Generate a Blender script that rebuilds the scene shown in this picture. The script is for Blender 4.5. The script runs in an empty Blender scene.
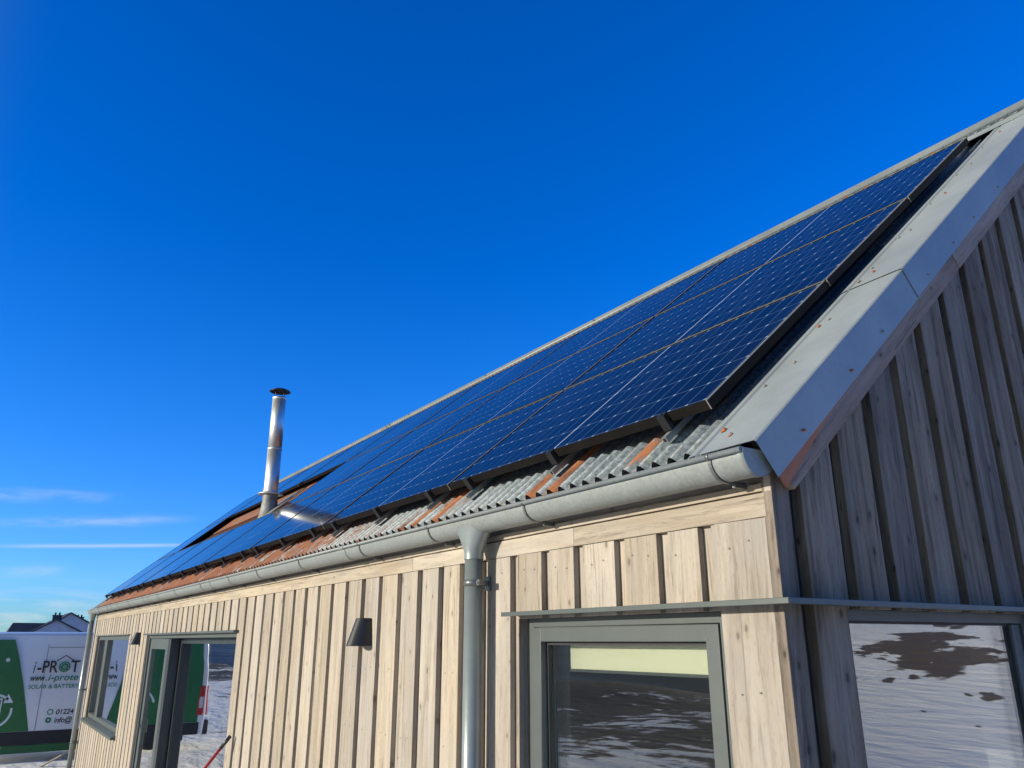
import bpy, bmesh, math, random
from mathutils import Vector, Matrix, noise
random.seed(7)
R = math.radians
sc = bpy.context.scene
col = sc.collection

# ------------------------------------------------------------------ measured frame of the place
CAM = (1.454, -1.862, 2.0)
YAW, PITCH, ROLL, FPX = R(56.389), R(18.123), R(-0.10), 783.54
TH = R(40.049)                      # roof pitch
CT, ST = math.cos(TH), math.sin(TH)
P0 = Vector((-0.256, 0.047, 2.754)) # lower right corner of the solar array (glass face)
NR = Vector((0, -ST, CT))
XL = -14.57                         # far end of the house
WG = 2 * 2.726                      # gable width

def RP(x, v, off=0.0):
    return Vector((x, P0.y + v * CT, P0.z + v * ST)) + NR * off

# ------------------------------------------------------------------ object helpers
def tag(o, label=None, cat=None, group=None, kind=None):
    if label: o['label'] = label
    if cat: o['category'] = cat
    if group: o['group'] = group
    if kind: o['kind'] = kind
    return o

def empty(name, loc=(0, 0, 0), rot=(0, 0, 0), parent=None):
    o = bpy.data.objects.new(name, None); col.objects.link(o)
    o.location = loc; o.rotation_euler = rot; o.parent = parent
    o.empty_display_size = 0.1
    return o

class MB:
    """collects faces and becomes ONE mesh object"""
    def __init__(s): s.v = []; s.f = []; s.r = []; s.m = []; s.sm = []
    def face(s, pts, r=0.0, m=0, sm=False):
        n = len(s.v); s.v += [tuple(p) for p in pts]
        s.f.append(list(range(n, n + len(pts)))); s.r.append(r); s.m.append(m); s.sm.append(sm)
    def box(s, a, b, r=None, m=0, top=None):
        """a,b opposite corners; top = optional function(x,y)->z for the upper face"""
        r = random.random() if r is None else r
        x0, y0, z0 = (min(a[i], b[i]) for i in range(3)); x1, y1, z1 = (max(a[i], b[i]) for i in range(3))
        t = (lambda x, y: z1) if top is None else top
        P = [(x0, y0, z0), (x1, y0, z0), (x1, y1, z0), (x0, y1, z0),
             (x0, y0, t(x0, y0)), (x1, y0, t(x1, y0)), (x1, y1, t(x1, y1)), (x0, y1, t(x0, y1))]
        s.hexa(P, r, m)
    def hexa(s, P, r=0.0, m=0):
        n = len(s.v); s.v += [tuple(p) for p in P]
        for q in ((0, 3, 2, 1), (4, 5, 6, 7), (0, 1, 5, 4), (1, 2, 6, 5), (2, 3, 7, 6), (3, 0, 4, 7)):
            s.f.append([n + i for i in q]); s.r.append(r); s.m.append(m); s.sm.append(False)
    def grid(s, rows, r=0.0, m=0, closed=False, sm=True):
        n = len(s.v); w = len(rows[0])
        for row in rows: s.v += [tuple(p) for p in row]
        for i in range(len(rows) - 1):
            for j in range(w if closed else w - 1):
                k = (j + 1) % w
                s.f.append([n + i * w + j, n + i * w + k, n + (i + 1) * w + k, n + (i + 1) * w + j])
                s.r.append(r); s.m.append(m); s.sm.append(sm)
    def tube(s, pts, rad, seg=16, r=0.0, m=0, caps=True):
        rows = []
        pts = [Vector(p) for p in pts]
        rads = rad if isinstance(rad, (list, tuple)) else [rad] * len(pts)
        for i, p in enumerate(pts):
            d = (pts[min(i + 1, len(pts) - 1)] - pts[max(i - 1, 0)]).normalized()
            a = d.cross(Vector((0, 0, 1)))
            if a.length < 1e-3: a = Vector((1, 0, 0))
            a.normalize(); b = d.cross(a).normalized()
            rows.append([p + (a * math.cos(t) + b * math.sin(t)) * rads[i] for t in (2 * math.pi * k / seg for k in range(seg))])
        s.grid(rows, r, m, True)
        if caps:
            s.face(rows[0], r, m); s.face(list(reversed(rows[-1])), r, m)
    def lathe(s, c, prof, seg=28, r=0.0, m=0, sx=1.0, sy=1.0):
        """prof: list of (radius, z) round a vertical axis at c"""
        rows = [[(c[0] + q * sx * math.cos(t), c[1] + q * sy * math.sin(t), c[2] + z) for t in (2 * math.pi * k / seg for k in range(seg))] for q, z in prof]
        s.grid(rows, r, m, True)
    def build(s, name, mats, parent=None, bevel=0.0, loc=None):
        me = bpy.data.meshes.new(name); me.from_pydata(s.v, [], s.f)
        for mt in (mats if isinstance(mats, (list, tuple)) else [mats]): me.materials.append(mt)
        me.polygons.foreach_set('material_index', s.m); me.polygons.foreach_set('use_smooth', s.sm)
        at = me.attributes.new('rnd', 'FLOAT', 'FACE'); at.data.foreach_set('value', s.r)
        bm = bmesh.new(); bm.from_mesh(me)
        if bevel or any(s.sm): bmesh.ops.remove_doubles(bm, verts=bm.verts, dist=1e-6)
        bmesh.ops.recalc_face_normals(bm, faces=bm.faces)
        bm.to_mesh(me); bm.free()
        o = bpy.data.objects.new(name, me); col.objects.link(o); o.parent = parent
        if loc: o.location = loc
        if bevel:
            b = o.modifiers.new('b', 'BEVEL'); b.width = bevel; b.segments = 2; b.limit_method = 'ANGLE'; b.angle_limit = R(35)
        return o

# ------------------------------------------------------------------ material helpers
class NT:
    def __init__(s, name):
        s.mat = bpy.data.materials.new(name); s.mat.use_nodes = True
        s.t = s.mat.node_tree; s.n = s.t.nodes; s.l = s.t.links
        s.b = s.n['Principled BSDF']; s.out = s.n['Material Output']
    def node(s, typ, **kw):
        n = s.n.new(typ)
        for k, v in kw.items(): setattr(n, k, v)
        return n
    def put(s, sock, v):
        if v is None: return
        if isinstance(v, (int, float)): sock.default_value = v
        elif isinstance(v, (tuple, list)):
            sock.default_value = tuple(v) + ((1,) if len(v) == 3 and len(sock.default_value) == 4 else ())
        else: s.l.new(v, sock)
    def math(s, op, a, b=None, c=None, clamp=False):
        n = s.node('ShaderNodeMath', operation=op); n.use_clamp = clamp
        for i, q in enumerate((a, b, c)): s.put(n.inputs[i], q)
        return n.outputs[0]
    def mix(s, f, a, b, blend='MIX'):
        n = s.node('ShaderNodeMix', data_type='RGBA', blend_type=blend)
        s.put(n.inputs[0], f); s.put(n.inputs[6], a); s.put(n.inputs[7], b); return n.outputs[2]
    def obj(s): return s.node('ShaderNodeTexCoord').outputs['Object']
    def sep(s, v):
        n = s.node('ShaderNodeSeparateXYZ'); s.l.new(v, n.inputs[0]); return n.outputs
    def comb(s, x, y, z):
        n = s.node('ShaderNodeCombineXYZ')
        for i, q in enumerate((x, y, z)): s.put(n.inputs[i], q)
        return n.outputs[0]
    def mapv(s, v, scale=(1, 1, 1), loc=(0, 0, 0)):
        n = s.node('ShaderNodeMapping'); s.l.new(v, n.inputs[0]); n.inputs['Scale'].default_value = scale; n.inputs['Location'].default_value = loc
        return n.outputs[0]
    def noise(s, v, scale=5, detail=4, rough=.55, dist=0.0):
        n = s.node('ShaderNodeTexNoise'); s.l.new(v, n.inputs['Vector']); n.inputs['Scale'].default_value = scale
        n.inputs['Detail'].default_value = detail; n.inputs['Roughness'].default_value = rough; n.inputs['Distortion'].default_value = dist
        return n.outputs[0]
    def vor(s, v, scale=5, feature='F1', out=0, dim='3D'):
        n = s.node('ShaderNodeTexVoronoi', feature=feature, voronoi_dimensions=dim); s.l.new(v, n.inputs['Vector']); n.inputs['Scale'].default_value = scale
        return n.outputs[out]
    def step(s, v, a, b):
        n = s.node('ShaderNodeMapRange'); n.interpolation_type = 'SMOOTHSTEP'
        s.put(n.inputs[0], v); n.inputs[1].default_value = a; n.inputs[2].default_value = b; return n.outputs[0]
    def bump(s, h, strength=.3, dist=.01):
        n = s.node('ShaderNodeBump'); n.inputs['Strength'].default_value = strength; n.inputs['Distance'].default_value = dist
        s.l.new(h, n.inputs['Height']); s.l.new(n.outputs[0], s.b.inputs['Normal']); return n
    def set(s, color=None, rough=None, metal=None, spec=None):
        if color is not None: s.put(s.b.inputs['Base Color'], color)
        if rough is not None: s.put(s.b.inputs['Roughness'], rough)
        if metal is not None: s.put(s.b.inputs['Metallic'], metal)
        if spec is not None: s.put(s.b.inputs['Specular IOR Level'], spec)
        return s.mat

def wood(name, vertical, c0, c1, dark, grey=(0.3, 0.3, 0.29), greyamt=.3, axis='x'):
    m = NT(name); o = m.obj(); a = m.node('ShaderNodeAttribute', attribute_name='rnd').outputs['Fac']
    x, y, z = m.sep(o)
    across = m.math('ADD', x, y) if vertical else z
    along = z if vertical else m.math('ADD', x, y)
    if axis == 'rake':
        along = m.math('ADD', m.math('MULTIPLY', y, CT), m.math('MULTIPLY', z, ST)); across = m.math('ADD', m.math('SUBTRACT', m.math('MULTIPLY', z, CT), m.math('MULTIPLY', y, ST)), x)
    q = m.comb(across, m.math('MULTIPLY', along, 0.055), m.math('MULTIPLY', a, 37.0))
    g1 = m.noise(q, 55, 5, .65, .6)                  # fine grain
    g2 = m.noise(q, 13, 4, .6, 1.2)                  # broad cathedral figure
    q2 = m.comb(across, m.math('MULTIPLY', along, 0.42), m.math('MULTIPLY', a, 91.0))
    w = m.noise(q2, 7, 4, .6)                       # weather blotches
    c = m.mix(m.step(g2, .3, .72), c0, c1)
    c = m.mix(m.math('MULTIPLY', m.step(g1, .50, .68), .62), c, dark)
    g3 = m.noise(m.comb(m.math('MULTIPLY', across, 1.0), m.math('MULTIPLY', along, .25), m.math('MULTIPLY', a, 17.0)), 120, 4, .7)
    c = m.mix(m.math('MULTIPLY', m.step(g3, .50, .75), .38), c, dark)
    c = m.mix(m.math('MULTIPLY', m.step(w, .42, .75), greyamt), c, grey)
    hs = m.node('ShaderNodeHueSaturation'); m.l.new(c, hs.inputs['Color'])
    m.put(hs.inputs['Value'], m.math('MULTIPLY_ADD', a, .24, .88)); m.put(hs.inputs['Saturation'], m.math('MULTIPLY_ADD', m.math('FRACT', m.math('MULTIPLY', a, 7.3)), .3, .85))
    c = hs.outputs[0]
    kq = m.comb(m.math('MULTIPLY_ADD', a, 3.7, across), m.math('MULTIPLY_ADD', a, 11.0, m.math('MULTIPLY', along, 0.55)), 0)
    k = m.vor(kq, 7.0, dim='2D')
    rare = m.step(m.vor(kq, 7.0, 'F1', 1, '2D'), .38, .40)
    k = m.math('ADD', k, m.math('MULTIPLY', m.math('SUBTRACT', 1.0, rare), .5))
    k = m.math('MULTIPLY', k, m.math('MULTIPLY_ADD', m.noise(kq, 2.3, 1), 3.2, -.2))
    kn = m.step(k, .075, .03)
    ring = m.math('MULTIPLY', m.step(k, .19, .05), .26)
    c = m.mix(ring, c, tuple(d * 1.25 for d in dark)); c = m.mix(m.math('MULTIPLY', kn, .6), c, tuple(d * .55 for d in dark))
    cr = m.step(m.noise(q, 30, 2, .5, 2.0), .70, .74)   # drying cracks
    c = m.mix(m.math('MULTIPLY', cr, .5), c, tuple(d * .4 for d in dark))
    saw = m.noise(m.comb(m.math('MULTIPLY', across, .6), m.math('ADD', along, m.math('MULTIPLY', across, .35)), m.math('MULTIPLY', a, 5.0)), 95, 2, .5)
    m.set(c, .82, 0, .25)
    m.bump(m.math('ADD', m.math('SUBTRACT', g1, m.math('MULTIPLY', kn, .5)), m.math('MULTIPLY', saw, .35)), .75, .0035)
    return m.mat

M = {}
M['wood'] = wood('weathered_larch', True, (.312, .264, .206), (.42, .368, .296), (.16, .125, .095), (.30, .28, .255), .5)
M['wood_h'] = wood('weathered_larch_rail', False, (.33, .275, .205), (.44, .38, .295), (.17, .135, .105), (.30, .285, .255), .5)
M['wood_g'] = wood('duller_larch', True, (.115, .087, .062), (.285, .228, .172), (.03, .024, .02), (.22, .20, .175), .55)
M['wood_gr'] = wood('shade_darkened_larch', True, (.05, .04, .033), (.08, .066, .055), (.02, .016, .014), (.07, .06, .05), .4)  # same larch as the raised boards, with the gap shade put into its colour
M['wood_gh'] = wood('silvered_larch_rail', False, (.22, .16, .125), (.36, .275, .215), (.08, .055, .045), (.30, .25, .22), .5, axis='rake')

def simple(name, c, rough=.5, metal=0., var=.12, scale=6, bump=0, spec=.5):
    m = NT(name); o = m.obj(); n = m.noise(o, scale, 5, .6)
    cc = m.mix(m.step(n, .3, .75), tuple(q * (1 - var) for q in c), tuple(min(1, q * (1 + var)) for q in c))
    n2 = m.noise(o, scale * 9, 3, .6)
    m.set(cc, m.math('MULTIPLY_ADD', n2, .18, rough - .09), metal, spec)
    if bump: m.bump(n2, bump, .002)
    return m.mat

def gutter_mat():
    m = NT('galvanised_gutter'); o = m.obj(); x, y, z = m.sep(o)
    st = m.noise(m.comb(m.math('MULTIPLY', x, 1.0), m.math('MULTIPLY', y, .12), m.math('MULTIPLY', z, .12)), 26, 4, .6)
    cl = m.noise(o, 3.5, 4, .6)
    c = m.mix(cl, (.185, .208, .202), (.245, .272, .265))
    c = m.mix(m.math('MULTIPLY', m.step(st, .45, .75), .5), c, (.20, .20, .18))
    spg = m.vor(o, 85, 'F1', 1); c = m.mix(m.math('MULTIPLY', spg, .16), c, (.55, .57, .55))
    m.set(c, .48, .12, .22); m.bump(m.noise(o, 7, 3), .16, .006); return m.mat
M['gutter'] = gutter_mat()
M['pipe'] = simple('galvanised_pipe', (.25, .285, .28), .34, .35, .1, 5)
M['bracket'] = simple('bracket_metal', (.17, .185, .18), .4, .6, .2, 20)
M['frame'] = simple('grey_window_paint', (.072, .086, .082), .45, .0, .07, 4)
M['flash'] = simple('grey_flashing_paint', (.08, .094, .09), .42, .15, .08, 4)
M['flash_dark'] = simple('slate_frame_paint', (.07, .085, .09), .45, 0, .1, 4)
M['navy'] = simple('dark_door_paint', (.022, .03, .036), .4)
M['seal'] = simple('rubber_seal', (.015, .016, .017), .6, 0, .1)
M['black'] = simple('black_powder_coat', (.018, .019, .02), .4, 0, .15, 10)
M['pvframe'] = simple('black_anodised_frame', (.012, .0108, .010), .5, .0, .2, 8, spec=.08)
M['alu'] = simple('aluminium_and_edge_glint', (.32, .30, .26), .45, .2, .05)
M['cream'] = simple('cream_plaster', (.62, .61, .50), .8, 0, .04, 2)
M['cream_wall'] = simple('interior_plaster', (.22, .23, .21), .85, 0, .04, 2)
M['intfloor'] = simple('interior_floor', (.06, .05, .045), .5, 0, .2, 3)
M['blind'] = None
def blind_mat():
    m = NT('blind_fabric'); x, y, z = m.sep(m.obj())
    n = m.noise(m.comb(m.math('MULTIPLY', x, .08), y, z), 60, 3, .5)
    m.set(m.mix(n, (.74, .73, .52), (.84, .82, .62)), .85); return m.mat
M['blind'] = blind_mat()

def verge_mat(name, a, b):
    m = NT(name); o = m.obj(); n = m.noise(o, 2.2, 5, .6); n2 = m.noise(m.mapv(o, (1, 3, 3)), 12, 4, .65)
    c = m.mix(m.step(n, .3, .7), a, b)
    c = m.mix(m.math('MULTIPLY', m.step(n2, .55, .8), .3), c, tuple(q * .75 for q in a))
    r = m.noise(o, 9, 6, .7)
    c = m.mix(m.step(r, .75, .82), c, (.24, .11, .05))
    spg = m.vor(o, 60, 'F1', 1); c = m.mix(m.math('MULTIPLY', spg, .12), c, tuple(min(1, q * 1.3) for q in b))
    m.set(c, m.math('MULTIPLY_ADD', n, .2, .40), .12, .35); m.bump(m.noise(o, 2.6, 3), .35, .02); return m.mat
M['verge'] = verge_mat('galvanised_verge', (.235, .265, .270), (.30, .335, .340))
M['rust'] = verge_mat('rusted_sheet', (.34, .10, .03), (.48, .16, .045))
M['steel'] = None
def steel():
    m = NT('stainless_flue'); o = m.obj(); x, y, z = m.sep(o)
    n = m.noise(m.comb(m.math('MULTIPLY', x, 1), m.math('MULTIPLY', y, 1), m.math('MULTIPLY', z, .05)), 60, 3)
    m.set(m.mix(n, (.66, .66, .62), (.80, .79, .75)), m.math('MULTIPLY_ADD', n, .10, .44), 1.0); return m.mat
M['steel'] = steel()
M['lead'] = simple('lead_flashing', (.20, .205, .19), .6, .2, .35, 9, .4)

def roof_mat():
    m = NT('rusty_corrugated_iron'); o = m.obj(); x, y, z = m.sep(o)      # object space: x along eave, y up the slope
    rid = m.math('FLOOR', m.math('MULTIPLY', x, 1 / .076))
    wn = m.node('ShaderNodeTexWhiteNoise', noise_dimensions='1D'); m.put(wn.inputs['W'], rid)
    q = m.comb(m.math('MULTIPLY', x, 1.0), m.math('MULTIPLY', y, .16), 0)
    n1 = m.noise(q, 16, 5, .65, .3)
    big = m.noise(m.comb(x, m.math('MULTIPLY', y, .25), 3.0), .85, 3, .6)
    west = m.step(x, -.9, -6.0)                               # older, rustier sheets towards the far end
    r = m.math('ADD', m.math('MULTIPLY', n1, .95), m.math('MULTIPLY', wn.outputs[0], .10))
    r = m.math('ADD', r, m.math('MULTIPLY', big, .35)); r = m.math('ADD', r, m.math('MULTIPLY', west, .27))
    for bx, bw, bs in ((-.62, .022, .22), (-1.06, .05, .30), (-1.22, .035, .28), (-1.72, .05, .16), (-2.02, .07, .24), (-2.28, .03, .2)):
        e_ = m.math('DIVIDE', m.math('SUBTRACT', x, bx), bw); r = m.math('ADD', r, m.math('MULTIPLY', m.math('EXPONENT', m.math('MULTIPLY', m.math('MULTIPLY', e_, e_), -1.0)), bs))
    r = m.math('ADD', r, m.math('MULTIPLY', m.math('SUBTRACT', m.noise(m.comb(x, m.math('MULTIPLY', y, .5), 7.0), 42, 5, .75), .5), .42))
    rust = m.step(r, .79, .95)
    fine = m.noise(m.comb(x, m.math('MULTIPLY', y, .4), 0), 105, 5, .75); mid = m.noise(q, 60, 5, .7)
    grey = m.mix(m.step(fine, .36, .66), (.062, .082, .095), (.20, .235, .255))
    grey = m.mix(m.math('MULTIPLY', m.step(mid, .50, .66), .75), grey, (.12, .135, .14))
    grey = m.mix(m.math('MULTIPLY', m.step(m.noise(o, 22, 4, .7), .60, .70), .35), grey, (.24, .25, .13))
    grey = m.mix(m.math('MULTIPLY', m.step(x, -1.0, -3.5), .45), grey, (.10, .105, .105))
    rc = m.mix(m.step(m.noise(q, 34, 5, .7), .3, .7), (.13, .044, .02), (.40, .15, .052))
    rc = m.mix(m.step(fine, .52, .74), rc, (.16, .085, .06))
    rc = m.mix(m.math('MULTIPLY', west, .55), rc, (.15, .05, .026))
    c = m.mix(rust, grey, rc)
    m.set(c, m.math('MULTIPLY_ADD', rust, .3, .5), m.math('MULTIPLY_ADD', rust, -.28, .28), .4)
    m.bump(m.math('ADD', fine, m.math('MULTIPLY', rust, .4)), .12, .002); return m.mat
M['roof'] = roof_mat()

PW, PH = 1.7465, .988
def pv_mat():
    m = NT('pv_cells'); o = m.obj(); x, y, z = m.sep(o)
    mg = .022; cw = (PW - 2 * mg - .012) / 20; ch = (PH - 2 * mg) / 6
    xc = m.math('SUBTRACT', m.math('ABSOLUTE', m.math('SUBTRACT', x, PW / 2)), .0045)
    ux = m.math('MULTIPLY', xc, 1 / cw); uy = m.math('MULTIPLY', m.math('SUBTRACT', y, mg), 1 / ch)
    def edge(u, w): return m.math('LESS_THAN', m.math('SUBTRACT', .5, m.math('ABSOLUTE', m.math('SUBTRACT', m.math('FRACT', u), .5))), w)
    lx = edge(ux, .0017 / cw); ly = edge(uy, .0014 / ch)
    line = m.math('MAXIMUM', m.math('MULTIPLY', lx, .7), m.math('MULTIPLY', ly, 1.0))
    # chamfered cell corners give the bright diamonds
    dx = m.math('MULTIPLY', m.math('SUBTRACT', .5, m.math('ABSOLUTE', m.math('SUBTRACT', m.math('FRACT', ux), .5))), cw)
    dy = m.math('MULTIPLY', m.math('SUBTRACT', .5, m.math('ABSOLUTE', m.math('SUBTRACT', m.math('FRACT', uy), .5))), ch)
    dia = m.math('LESS_THAN', m.math('ADD', dx, dy), .0085)
    mid = m.math('LESS_THAN', xc, 0.0)
    fine = m.math('LESS_THAN', m.math('ABSOLUTE', m.math('SUBTRACT', m.math('FRACT', m.math('MULTIPLY', uy, 9)), .5)), .035)
    cellv = m.node('ShaderNodeTexWhiteNoise', noise_dimensions='2D')
    m.l.new(m.comb(m.math('FLOOR', ux), m.math('FLOOR', uy), 0), cellv.inputs['Vector'])
    base = m.mix(cellv.outputs[0], (.0012, .0035, .011), (.0022, .006, .017))
    base = m.mix(m.math('MULTIPLY', fine, .12), base, (.10, .12, .16))
    c = m.mix(line, base, (.10, .155, .22)); c = m.mix(m.math('MULTIPLY', dia, .9), c, (.27, .35, .41)); c = m.mix(mid, c, (.33, .36, .38))
    dust = m.noise(m.mapv(o, (1, .4, 1)), 3, 5, .6)
    c = m.mix(m.math('MULTIPLY', m.step(dust, .45, .8), .012), c, (.5, .5, .45))
    m.set(c, .4, 0, 0.0)
    m.b.inputs['Coat Weight'].default_value = 1.0; m.b.inputs['Coat IOR'].default_value = 1.165
    m.put(m.b.inputs['Coat Roughness'], m.math('MULTIPLY_ADD', dust, .05, .035)); return m.mat
M['pv'] = pv_mat()

def glass():
    m = NT('window_glass'); n = m.n; n.remove(m.b)
    geo = m.node('ShaderNodeNewGeometry')
    ior = m.math('MULTIPLY_ADD', geo.outputs['Backfacing'], 1 / 1.55 - 1.55, 1.55)
    fr = m.node('ShaderNodeFresnel'); m.l.new(ior, fr.inputs['IOR'])
    # faint waviness of the panes
    bp = m.node('ShaderNodeBump'); bp.inputs['Strength'].default_value = .05; bp.inputs['Distance'].default_value = .01
    m.l.new(m.noise(m.obj(), 1.6, 2), bp.inputs['Height'])
    tr = m.node('ShaderNodeBsdfTransparent'); tr.inputs[0].default_value = (.975, .985, .975, 1)
    gl = m.node('ShaderNodeBsdfGlossy'); gl.inputs['Roughness'].default_value = 0.0; gl.inputs[0].default_value = (1, 1, 1, 1)
    m.l.new(bp.outputs[0], gl.inputs['Normal'])
    mx = m.node('ShaderNodeMixShader'); m.l.new(m.math('MULTIPLY', fr.outputs[0], 2.1, clamp=True), mx.inputs[0]); m.l.new(tr.outputs[0], mx.inputs[1]); m.l.new(gl.outputs[0], mx.inputs[2])
    m.l.new(mx.outputs[0], m.out.inputs[0]); return m.mat
M['glass'] = glass()

# ------------------------------------------------------------------ terrain
def sst(a, b, x):
    t = max(0, min(1, (x - a) / (b - a))); return t * t * (3 - 2 * t)
def ground_h(x, y):
    h = 0.0
    s = .42 * x + .91 * y
    if s > 12:
        d = s - 12
        h += .13 * (d * d / (d + 9)) if d < 150 else .13 * 141.5 + (d - 150) * .03 * math.exp(-(d - 150) / 900)
    h += .9 * noise.noise(Vector((x / 26, y / 26, .3))) * sst(14, 40, math.hypot(x, y))
    h += .12 * noise.noise(Vector((x / 4, y / 4, 1.3))) * sst(10, 20, math.hypot(x, y))
    h += .035 * noise.noise(Vector((x / .9, y / .9, 5.3)))
    far = sst(250, 1500, math.hypot(x, y)) * sst(-100, 200, y)
    h += far * (18 + 22 * noise.noise(Vector((x / 420, y / 420, 2))))
    h -= .12 * sst(-14.8, -16.5, x) * sst(-26, -20, x)
    h += .22 * math.exp(-((x + 15.6) ** 2) / .5 - ((y + .8) / 2.2) ** 2) * 0.4
    h -= 9.5 * sst(-19, -58, y)
    if y < -1700:
        h += sst(-1700, -2400, y) * (34 + 50 * noise.noise(Vector((x / 700, y / 700, 9))))
    return h - .03
def axis(n, ext, c):
    out = []
    for i in range(n + 1):
        t = -1 + 2 * i / n
        out.append(c + ext * math.sinh(5.6 * t) / math.sinh(5.6))
    return out
ax, ay = axis(250, 6000, -3), axis(250, 6000, 2)
g = MB(); g.grid([[(x, y, ground_h(x, y)) for x in ax] for y in ay])
def snow_mat():
    m = NT('patchy_snow'); o = m.obj(); x, y, z = m.sep(o)
    n = m.noise(o, .11, 6, .62); n2 = m.noise(m.mapv(o, (1, 1.6, 1)), .75, 6, .68); n3 = m.noise(o, 7, 5, .65)
    v = m.math('ADD', m.math('MULTIPLY', n, .55), m.math('MULTIPLY', n2, .45))
    # the shore side has thin snow, the slope behind the gable deep snow
    shore = m.step(y, -4.0, -12.0); hill = m.step(m.math('ADD', m.math('MULTIPLY', x, .42), m.math('MULTIPLY', y, .91)), 3, 14)
    v = m.math('ADD', v, m.math('MULTIPLY', shore, .125)); v = m.math('SUBTRACT', v, m.math('MULTIPLY', hill, .05))
    v = m.math('ADD', v, m.math('MULTIPLY', m.math('SUBTRACT', n3, .5), .05))
    blobs = None
    wob = m.noise(o, .55, 5, .65); wob2 = m.noise(m.mapv(o, (1, 1, 1), (31, 7, 0)), .55, 5, .65)
    for bx, by, rx, ry, ang in BLOBS:
        ca, sa = math.cos(ang), math.sin(ang)
        dx = m.math('ADD', m.math('SUBTRACT', x, bx), m.math('MULTIPLY', m.math('SUBTRACT', wob, .5), 5 * min(rx, ry))); dy = m.math('ADD', m.math('SUBTRACT', y, by), m.math('MULTIPLY', m.math('SUBTRACT', wob2, .5), 5 * min(rx, ry)))
        a = m.math('MULTIPLY', m.math('ADD', m.math('MULTIPLY', dx, ca), m.math('MULTIPLY', dy, sa)), 1 / rx)
        b = m.math('MULTIPLY', m.math('SUBTRACT', m.math('MULTIPLY', dy, ca), m.math('MULTIPLY', dx, sa)), 1 / ry)
        d = m.math('ADD', m.math('MULTIPLY', a, a), m.math('MULTIPLY', b, b))
        k = m.step(d, 1.15, .85); blobs = k if blobs is None else m.math('MAXIMUM', blobs, k)
    bare = m.math('MAXIMUM', m.step(v, .565, .60), blobs) if blobs is not None else m.step(v, .565, .60)
    heath = m.mix(m.noise(o, 3, 5, .7), (.075, .052, .03), (.18, .135, .08)); heath = m.mix(shore, heath, (.026, .026, .027))
    snow = m.mix(m.noise(o, .8, 4), (.82, .80, .75), (.90, .87, .81))
    c = m.mix(bare, snow, heath)
    m.set(c, .75, 0, .3)
    m.bump(m.math('ADD', m.noise(m.mapv(o, (1, 2.2, 1)), .9, 6, .6), m.math('MULTIPLY', n3, .15)), .6, .16); return m.mat
BLOBS = [(14.0, 25.4, 4.3, 1.65, 1.065), (9.35, 19.7, .75, .28, 1.1), (12.3, 20.3, .5, .16, 1.0), (12.1, 21.1, .45, .13, 1.0), (9.8, 19.5, .25, .1, .9), (9.44, 16.89, .16, .06, .9), (7.71, 15.86, .14, .06, .9), (16.9, 32.0, .9, .3, 1.1), (15.95, 31.2, .8, .3, 1.1), (13.2, 19.9, .7, .15, 1.0)]
#BLOBS_END
ground = g.build('ground', snow_mat()); tag(ground, kind='structure')
w = MB(); w.face([(-6000, -6000, -6.2), (6000, -6000, -6.2), (6000, 40, -6.2), (-6000, 40, -6.2)])
def sea():
    m = NT('cold_sea'); o = m.obj(); n = m.noise(m.mapv(o, (1, 2.5, 1)), .35, 5, .6); b = m.noise(m.mapv(o, (.4, 1, 1)), .012, 4, .6)
    m.set(m.mix(m.step(b, .45, .6), (.008, .02, .045), (.05, .08, .12)), .55, 0, .12); m.bump(n, .6, .4); return m.mat
tag(w.build('sea_water', sea()), kind='structure')

# ------------------------------------------------------------------ the house
house = empty('house', (0, 0, 0))
tag(house, 'long single storey house clad in vertical weathered boards with a rusty corrugated roof', 'house')

def open_rects(u0, u1, z0, z1, holes):
    holes = [h for h in holes if h[1] > u0 and h[0] < u1]
    us = sorted({u0, u1, *[min(u1, max(u0, q)) for h in holes for q in h[:2]]}); zs = sorted({z0, z1, *[min(z1, max(z0, q)) for h in holes for q in h[2:]]})
    for i in range(len(us) - 1):
        k = 0
        while k < len(zs) - 1:
            def hole(k): 
                cu, cz = (us[i] + us[i + 1]) / 2, (zs[k] + zs[k + 1]) / 2
                return any(h[0] < cu < h[1] and h[2] < cz < h[3] for h in holes)
            if hole(k): k += 1; continue
            j = k
            while j + 1 < len(zs) - 1 and not hole(j + 1): j += 1
            yield us[i], us[i + 1], zs[k], zs[j + 1]; k = j + 1

# openings (u0,u1,z0,z1)
NW = (-1.300, -.224, .90, 2.083)         # near window in the long wall
DR = (-9.43, -5.45, .04, 2.065)          # sliding door
FW = (-14.02, -10.78, .80, 2.075)        # far window
GW = (.287, 1.42, .30, 2.088)            # gable window (y range)
ZF0, ZF1 = 2.339, 2.408                  # frieze board

core = MB()
for a, b, c, d in open_rects(XL + .05, -.05, -.3, 2.47, [NW, DR, FW]): core.box((a, .055, c), (b, .255, d))
core.box((XL + .05, WG - .255, -.3), (-.05, WG - .05, 2.47))
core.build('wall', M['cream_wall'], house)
gz = lambda y: RP(0, (min(y, WG - y) - P0.y) / CT, 0).z - .17        # underside line of the roof
gc = MB()
for a, b, c, d in open_rects(.255, WG - .255, -.3, 2.3, [GW]): gc.box((-.255, a, c), (-.058, b, d))
for a, b in ((.255, WG / 2), (WG / 2, WG - .255)): gc.box((-.255, a, 2.3), (-.058, b, 3), top=lambda x, y: gz(y))
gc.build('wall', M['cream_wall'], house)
gc = MB()
for a, b in ((.255, WG / 2), (WG / 2, WG - .255)): gc.box((XL + .06, a, -.3), (XL + .255, b, 3), top=lambda x, y: gz(y))
gc.build('wall', M['cream_wall'], house)
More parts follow.
